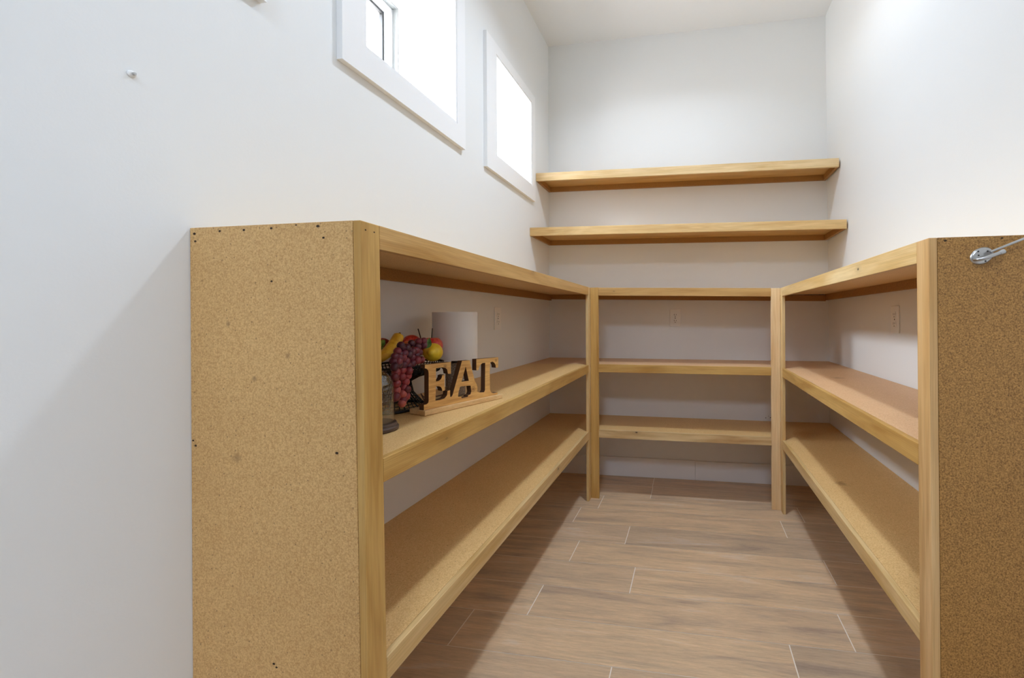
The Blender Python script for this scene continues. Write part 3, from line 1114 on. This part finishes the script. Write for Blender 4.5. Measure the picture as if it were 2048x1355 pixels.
obj('lamp_base', lathe(BM(), [(0, 0), (0.031, 0), (0.033, 0.003), (0.033, 0.112), (0.0315, 0.1155), (0, 0.1155)], (LX, LY, ZS), 40), stone(), lamp, smooth=True, angle=40)
obj('lamp_neck', lathe(BM(), [(0.0135, 0.1156), (0.0135, 0.1275), (0.011, 0.130), (0.011, 0.172), (0, 0.172)], (LX, LY, ZS), 28), plain('dark_bronze', srgb(62, 50, 46), 0.4, 0.6), lamp, smooth=True, angle=40)


def shade_mat():
    m = NT('white_linen_shade')
    m.b.inputs['Base Color'].default_value = srgb(232, 228, 224)
    m.b.inputs['Roughness'].default_value = 0.9
    m.b.inputs['Specular IOR Level'].default_value = 0.1
    pos = m.n('ShaderNodeNewGeometry').outputs['Position']
    m.bump(m.noise(pos, 600, 2), 0.08, 0.0006)
    return m.m


R_ = 0.0755
obj('lamp_shade', lathe(BM(), [(R_, 0.129), (R_, 0.2955), (R_ - 0.0022, 0.2955), (R_ - 0.0022, 0.129), (R_, 0.129)], (LX, LY, ZS), 72), shade_mat(), lamp, smooth=True, angle=40)
bm = BM()
for k in range(3):
    a = k * 2.094 + 0.4
    tube(bm, [(LX + 0.011 * math.cos(a), LY + 0.011 * math.sin(a), ZS + 0.170), (LX + (R_ - 0.003) * math.cos(a), LY + (R_ - 0.003) * math.sin(a), ZS + 0.170)], 0.0015, 8)
obj('shade_ring', bm, M_STEEL, lamp)
cord = interp([(LX - 0.030, LY - 0.014, ZS + 0.006), (0.108, -1.50, ZS + 0.004), (0.085, -1.53, ZS + 0.004), (0.075, -1.535, ZS + 0.012), (0.088, -1.56, ZS + 0.022), (0.112, -1.583, ZS + 0.010), (0.128, -1.597, ZS + 0.003)], 8)
obj('power_cord', tube(BM(), cord, 0.0018, 8), plain('brown_cord', srgb(92, 62, 50), 0.5), lamp, smooth=True)

# --- glass cloche
CX, CY = 0.214, -1.929
clo = thing('glass_cloche', 'clear glass dome on a dark wooden base behind the left post', 'cloche', (CX, CY, ZS))
M_DKWOOD = wood(0, srgb(96, 78, 70), srgb(66, 52, 46), seed=5.0, key='dark_wood')
obj('base', lathe(BM(), [(0, 0), (0.053, 0), (0.0555, 0.002), (0.0555, 0.008), (0.053, 0.0115), (0.0515, 0.012), (0.0515, 0.0155), (0.0495, 0.0185), (0, 0.0185)], (CX, CY, ZS), 56), M_DKWOOD, clo, smooth=True, angle=35)
dome = [(0.0448, 0.0187), (0.0455, 0.020), (0.0450, 0.10)]
for k in range(1, 15):
    a = k / 14 * math.pi / 2
    dome.append((0.0450 * math.cos(a), 0.10 + 0.052 * math.sin(a)))
obj('glass_dome', lathe(BM(), dome[:-1] + [(0.0, 0.152)], (CX, CY, ZS), 56), glass('clear_glass', (0.90, 0.90, 0.905, 1), 0.5), clo, smooth=True)
obj('glass_knob', lathe(BM(), [(0.006, 0.1518), (0.005, 0.156), (0.009, 0.161), (0.0105, 0.166), (0.008, 0.172), (0, 0.1745)], (CX, CY, ZS), 28), glass('clear_glass_knob', (0.85, 0.85, 0.86, 1), 0.8), clo, smooth=True)

# --- black wire fruit basket
FX, FY = 0.095, -1.69
RXc, RYc = 0.113, -1.675
bas = thing('wire_basket', 'black wire pedestal basket heaped with fruit on the left shelf', 'basket', (FX, FY, ZS))
ZR = 0.930


def oval(cx, cy, z, a, b, n=72):
    return [(cx + a * math.cos(2 * math.pi * k / n), cy + b * math.sin(2 * math.pi * k / n), z) for k in range(n)]


def lev(s):
    """Side profile from the foot (s=0) to the rim (s=1): centre, half-axes, height."""
    K = [(0.0, FX, FY, 0.074, 0.094, ZS + 0.0045), (0.10, FX, FY, 0.066, 0.084, ZS + 0.014), (0.28, FX, FY + 0.002, 0.040, 0.056, ZS + 0.045), (0.46, FX, FY + 0.008, 0.029, 0.044, ZS + 0.080),
         (0.60, FX + 0.008, FY + 0.006, 0.046, 0.075, ZS + 0.094), (0.80, RXc, RYc, 0.082, 0.128, ZS + 0.108), (1.0, RXc, RYc, 0.092, 0.143, ZR)]
    for A, B in zip(K, K[1:]):
        if s <= B[0] + 1e-9:
            t_ = (s - A[0]) / (B[0] - A[0])
            return [A[i] + (B[i] - A[i]) * t_ for i in range(1, 6)]


def ring_at(s, r, name, n=72):
    cx, cy, a, b, z = lev(s)
    return obj(name, tube(BM(), oval(cx, cy, z, a, b, n), r, 8, closed=True), M_IRON, bas, smooth=True)


ring_at(0.0, 0.0042, 'foot_ring')
ring_at(1.0, 0.0032, 'rim')
bm = BM()
for s in (0.06, 0.12, 0.18, 0.24, 0.31, 0.39, 0.46):
    cx, cy, a, b, z = lev(s)
    tube(bm, oval(cx, cy, z, a, b, 56), 0.0013, 6, closed=True)
for k in range(36):
    ang = 2 * math.pi * k / 36
    pts = []
    for s in (0.0, 0.10, 0.19, 0.28, 0.37, 0.46):
        cx, cy, a, b, z = lev(s)
        pts.append((cx + a * math.cos(ang), cy + b * math.sin(ang), z))
    tube(bm, pts, 0.0012 if k % 3 else 0.002, 6)
obj('pedestal_wires', bm, M_IRON, bas, smooth=True)
bm = BM()
for s in (0.54, 0.62, 0.70, 0.78, 0.86, 0.93):
    cx, cy, a, b, z = lev(s)
    tube(bm, oval(cx, cy, z, a, b, 56), 0.0014, 6, closed=True)
for k in range(64):
    ang = 2 * math.pi * k / 64
    pts = []
    for s in (0.46, 0.53, 0.60, 0.70, 0.80, 0.90, 1.0):
        cx, cy, a, b, z = lev(s)
        pts.append((cx + a * math.cos(ang), cy + b * math.sin(ang), z))
    tube(bm, pts, 0.0016, 6)
obj('bowl_wires', bm, M_IRON, bas, smooth=True)

# --- fruit


def apple_mesh(c, r, rot=None, sq=0.92):
    prof = []
    for k in range(0, 25):
        a = math.pi * k / 24
        rr = math.sin(a) * (1.0 + 0.10 * math.cos(a))
        zz = math.cos(a)
        dip = 0.28 * math.exp(-(rr / 0.30) ** 2)
        zz = zz - dip if zz > 0 else zz + 0.6 * dip
        prof.append((rr * r, zz * r * sq))
    prof[0] = (0, prof[0][1])
    prof[-1] = (0, prof[-1][1])
    return lathe(BM(), prof, c, 36, rot=rot)


def apple(label, c, r, mat, stem=None, leaf=None, tilt=(0, 0), nm='apple', cat='fruit'):
    c = Vector(c)
    rot = (Matrix.Rotation(tilt[0], 3, 'X') @ Matrix.Rotation(tilt[1], 3, 'Y'))
    t_ = thing(nm, label, cat, c - Vector((0, 0, r * 0.9)), 'fruit in the wire basket')
    obj('flesh', apple_mesh(c, r, rot), mat, t_, smooth=True)
    if stem:
        q = [c + rot @ Vector((0, 0, r * 0.55)), c + rot @ Vector((0.001, 0, r * 0.9)), c + rot @ Vector(stem)]
        obj('stem', tube(BM(), interp(q, 5), 0.0016, 8), plain('dark_stem', srgb(44, 34, 26), 0.7), t_, smooth=True)
    return t_


def leaf_mesh(base, direction, normal, length, width, curl=0.2):
    bm_ = BM()
    base, d_, n_ = Vector(base), Vector(direction).normalized(), Vector(normal).normalized()
    s_ = d_.cross(n_).normalized()
    n_ = s_.cross(d_)
    top, bot = [], []
    N = 9
    for i in range(N + 1):
        x = i / N
        w_ = width * 0.5 * math.sin(math.pi * x ** 0.8) * (1 - 0.15 * x) + 0.0003
        row = []
        for j in (-1, -0.5, 0, 0.5, 1):
            p_ = base + d_ * (length * x) + s_ * (w_ * j) + n_ * (curl * length * (x * x * -0.5) + abs(j) * w_ * 0.35)
            row.append(p_)
        top.append([bm_.verts.new(p_) for p_ in row])
        bot.append([bm_.verts.new(p_ - n_ * 0.0008) for p_ in row])
    for i in range(N):
        for j in range(4):
            bm_.faces.new((top[i][j], top[i][j + 1], top[i + 1][j + 1], top[i + 1][j]))
            bm_.faces.new((bot[i][j + 1], bot[i][j], bot[i + 1][j], bot[i + 1][j + 1]))
        for j in (0, 4):
            bm_.faces.new((top[i][j], top[i + 1][j], bot[i + 1][j], bot[i][j]))
    for i in (0, N):
        for j in range(4):
            bm_.faces.new((top[i][j], top[i][j + 1], bot[i][j + 1], bot[i][j]))
    return bm_


M_LEAF = fruit_skin('glossy_green_leaf', srgb(40, 82, 26), srgb(74, 120, 44), 60, 0.35)
M_RED = fruit_skin('red_apple_skin', srgb(150, 22, 22), srgb(196, 62, 40), 5, 0.28, (30, 30, 4))
M_RED2 = fruit_skin('red_yellow_apple_skin', srgb(196, 36, 50), srgb(226, 130, 64), 3.2, 0.28, (22, 22, 6), 0.42, 0.72)
M_DRED = fruit_skin('dark_red_apple_skin', srgb(112, 14, 16), srgb(160, 32, 26), 5, 0.3, (30, 30, 4))
M_PEACH = fruit_skin('peach_skin', srgb(196, 92, 62), srgb(214, 130, 84), 14, 0.6)

apple('red and orange apple with upright stem behind the lemon', (0.130, -1.565, 0.978), 0.0352, M_RED2, (0.001, 0.004, 0.060))
apple('dark red apple with leaning stem, left of the red and orange apple', (0.060, -1.5215, 0.9715), 0.0338, M_DRED, (-0.002, -0.010, 0.064))
apple('plain red apple between the banana tip and the stemmed apples', (0.100, -1.6255, 0.9885), 0.0295, M_RED, tilt=(0.9, 0.5))
apple('small peach tucked between the banana and the dark grapes', (0.142, -1.692, 0.986), 0.0208, M_PEACH, nm='peach')
ap = apple('dark red fruit with a bright green leaf at the left end of the basket', (0.070, -1.717, 0.986), 0.0265, M_DRED, tilt=(0.2, 0.9), nm='red_fruit')
M_LEAF2 = fruit_skin('bright_green_leaf', srgb(96, 136, 34), srgb(140, 172, 66), 80, 0.45)
for k, (dy, dz) in enumerate(((0.0, 0.020), (0.006, 0.018), (-0.007, 0.017), (0.0, -0.018), (0.008, -0.012))):
    obj('leaf', leaf_mesh((0.0885, -1.7400, 0.9885), (0.002, dy, dz), (1, -0.5, 0.0), 0.022, 0.0095, 0.1), M_LEAF2, ap)

# lemon
LC = Vector((0.1712, -1.6197, 0.963))
lem = thing('lemon', 'bright yellow lemon at the right end of the basket', 'fruit', LC - Vector((0, 0, 0.03)), 'fruit in the wire basket')
prof = []
for k in range(31):
    a = math.pi * k / 30
    x = -math.cos(a)
    r = 0.0292 * (math.sin(a) ** 0.95)
    z = 0.0325 * x
    if x > 0.9:
        z += 0.0065 * ((x - 0.9) / 0.1) ** 0.8
        r = max(r * 0.9, 0.006 * (1 - (x - 0.9) / 0.1) ** 0.5)
    if x < -0.93:
        z -= 0.002
    prof.append((r, z))
prof[0] = (0, prof[0][1])
prof[-1] = (0, prof[-1][1])
ax = Vector((0.36, -0.86, 0.02)).normalized()
rot = Vector((0, 0, 1)).rotation_difference(ax).to_matrix()


def lemon_mat():
    m = NT('lemon_peel')
    tc = m.n('ShaderNodeNewGeometry').outputs['Position']
    c = m.ramp(m.noise(tc, 40, 3), [(0.35, srgb(232, 188, 30)), (0.65, srgb(246, 212, 58))])
    m.l(c, m.b.inputs['Base Color'])
    m.b.inputs['Roughness'].default_value = 0.42
    m.bump(m.noise(tc, 420, 2), 0.25, 0.001)
    return m.m


obj('flesh', lathe(BM(), prof, LC, 40, rot=rot), lemon_mat(), lem, smooth=True)
obj('leaf', leaf_mesh((0.1985, -1.695, 0.981), (0.10, 0.45, 0.9), (0.8, -0.6, 0.1), 0.036, 0.021, 0.35), M_LEAF, lem)

# banana
ban = thing('banana', 'yellow banana rising toward the wall at the left of the grapes', 'fruit', (0.125, -1.76, 0.94), 'fruit in the wire basket')
bp_ = interp([(0.128, -1.845, 0.955), (0.128, -1.815, 0.9585), (0.126, -1.784, 0.966), (0.122, -1.754, 0.9800), (0.118, -1.725, 0.9995), (0.116, -1.7075, 1.0165), (0.1155, -1.7020, 1.0235)], 6)
n = len(bp_)
br = []
for i in range(n):
    x = i / (n - 1)
    br.append(0.0165 * (0.62 + 0.38 * math.sin(min(1.0, x * 1.7) * math.pi / 2)) * (1.0 if x < 0.72 else max(0.22, math.sqrt(max(0.0, 1 - ((x - 0.72) / 0.285) ** 2)))))


def banana_mat():
    m = NT('banana_peel')
    pos = m.n('ShaderNodeNewGeometry').outputs['Position']
    c = m.ramp(m.noise(pos, 45, 4), [(0.36, srgb(216, 160, 38)), (0.6, srgb(240, 196, 58))])
    m.l(c, m.b.inputs['Base Color'])
    m.b.inputs['Roughness'].default_value = 0.45
    return m.m


obj('peel', tube(BM(), bp_, br, 9), banana_mat(), ban, smooth=True)
tip = bp_[-1]
obj('tip', tube(BM(), [tip - Vector((0, 0.0012, -0.001)), tip + Vector((0, 0.0025, 0.0035))], [0.0036, 0.0028], 8), plain('brown_tip', srgb(120, 96, 40), 0.7), ban, smooth=True)

# grapes
GR = [(.1528, -1.7456, .9917), (.1515, -1.6971, .9961), (.1505, -1.6624, 1.0002), (.1503, -1.636, 1.0004), (.1525, -1.6394, .9865), (.1536, -1.7204, .9857), (.1533, -1.6726, .984),
      (.1541, -1.7409, .9842), (.1556, -1.7643, .9773), (.1566, -1.7358, .9693), (.1556, -1.6984, .9722), (.1561, -1.6683, .9668), (.1576, -1.6826, .9589), (.1586, -1.7051, .9549),
      (.1589, -1.7625, .9587), (.1607, -1.735, .946), (.1607, -1.7866, .9511), (.1623, -1.7672, .94), (.1617, -1.7072, .9372), (.16, -1.6814, .9444), (.16, -1.6632, .9426), (.163, -1.7278, .9321),
      (.1635, -1.7873, .9359), (.165, -1.7572, .9239), (.1656, -1.7298, .917), (.1663, -1.785, .9203), (.1685, -1.7639, .9049), (.1678, -1.7384, .9058), (.1687, -1.7924, .9079),
      (.17, -1.7504, .8881), (.17, -1.7881, .8893), (.17, -1.7574, .8717), (.17, -1.744, .8661), (.17, -1.7883, .8706), (.17, -1.7635, .8565), (.17, -1.7485, .8481), (.17, -1.7905, .8524),
      (.17, -1.7615, .8377), (.17, -1.7658, .83), (.1571, -1.7559, .9681), (.1571, -1.7165, .9648), (.1581, -1.7781, .9643), (.1589, -1.7455, .9571), (.1548, -1.7178, .9781),
      (.1551, -1.6812, .9739), (.1607, -1.7671, .9492), (.1627, -1.7508, .9361)]
gr = thing('grape_bunch', 'bunch of dark red grapes hanging over the front of the basket', 'fruit', (0.165, -1.75, 0.83), 'fruit in the wire basket')


def grape_mat(name, cols):
    m = NT(name)
    info = m.n('ShaderNodeObjectInfo').outputs['Random']
    c = m.ramp(info, list(zip((0.0, 0.4, 0.75, 1.0), cols)))
    m.l(c, m.b.inputs['Base Color'])
    m.b.inputs['Roughness'].default_value = 0.32
    m.b.inputs['Specular IOR Level'].default_value = 0.45
    m.b.inputs['Subsurface Weight'].default_value = 0.0
    return m.m


M_GRAPE = grape_mat('purple_grape_skin', (srgb(66, 26, 42), srgb(84, 32, 48), srgb(102, 40, 56), srgb(132, 50, 58)))
M_GRAPE2 = grape_mat('red_grape_skin', (srgb(92, 30, 40), srgb(122, 40, 48), srgb(152, 56, 60), srgb(166, 80, 72)))
rng = random.Random(5)
gme = None
for i, g in enumerate(GR):
    if gme is None:
        bm = BM()
        bmesh.ops.create_uvsphere(bm, u_segments=20, v_segments=14, radius=0.0105)
        gme = bpy.data.meshes.new('grape')
        bm.to_mesh(gme)
        bm.free()
        gme.polygons.foreach_set('use_smooth', [True] * len(gme.polygons))
        gme.materials.append(M_GRAPE)
    if i == 0:
        gme2 = gme.copy()
        gme2.materials[0] = M_GRAPE2
    o = bpy.data.objects.new('grape', gme if g[2] > 0.93 else gme2)
    COL.objects.link(o)
    o.parent = gr
    e_ = Vector((0.983, -2.8581, 1.0683))
    p_ = e_ + (Vector(g) - e_) * rng.uniform(0.934, 0.946)
    o.location = p_ - Vector(gr.location)
    s_ = rng.uniform(0.92, 1.08)
    o.scale = (s_, s_, s_ * rng.uniform(1.0, 1.15))
    o.rotation_euler = (rng.uniform(-0.6, 0.6), rng.uniform(-0.6, 0.6), 0)
vine = interp([(0.196, -1.76, 0.988), (0.203, -1.79, 0.965), (0.208, -1.815, 0.940), (0.212, -1.828, 0.905), (0.214, -1.828, 0.867), (0.216, -1.826, 0.848)], 5)
obj('vine', tube(BM(), vine, 0.002, 8), plain('vine_stem', srgb(74, 60, 34), 0.8), gr, smooth=True)
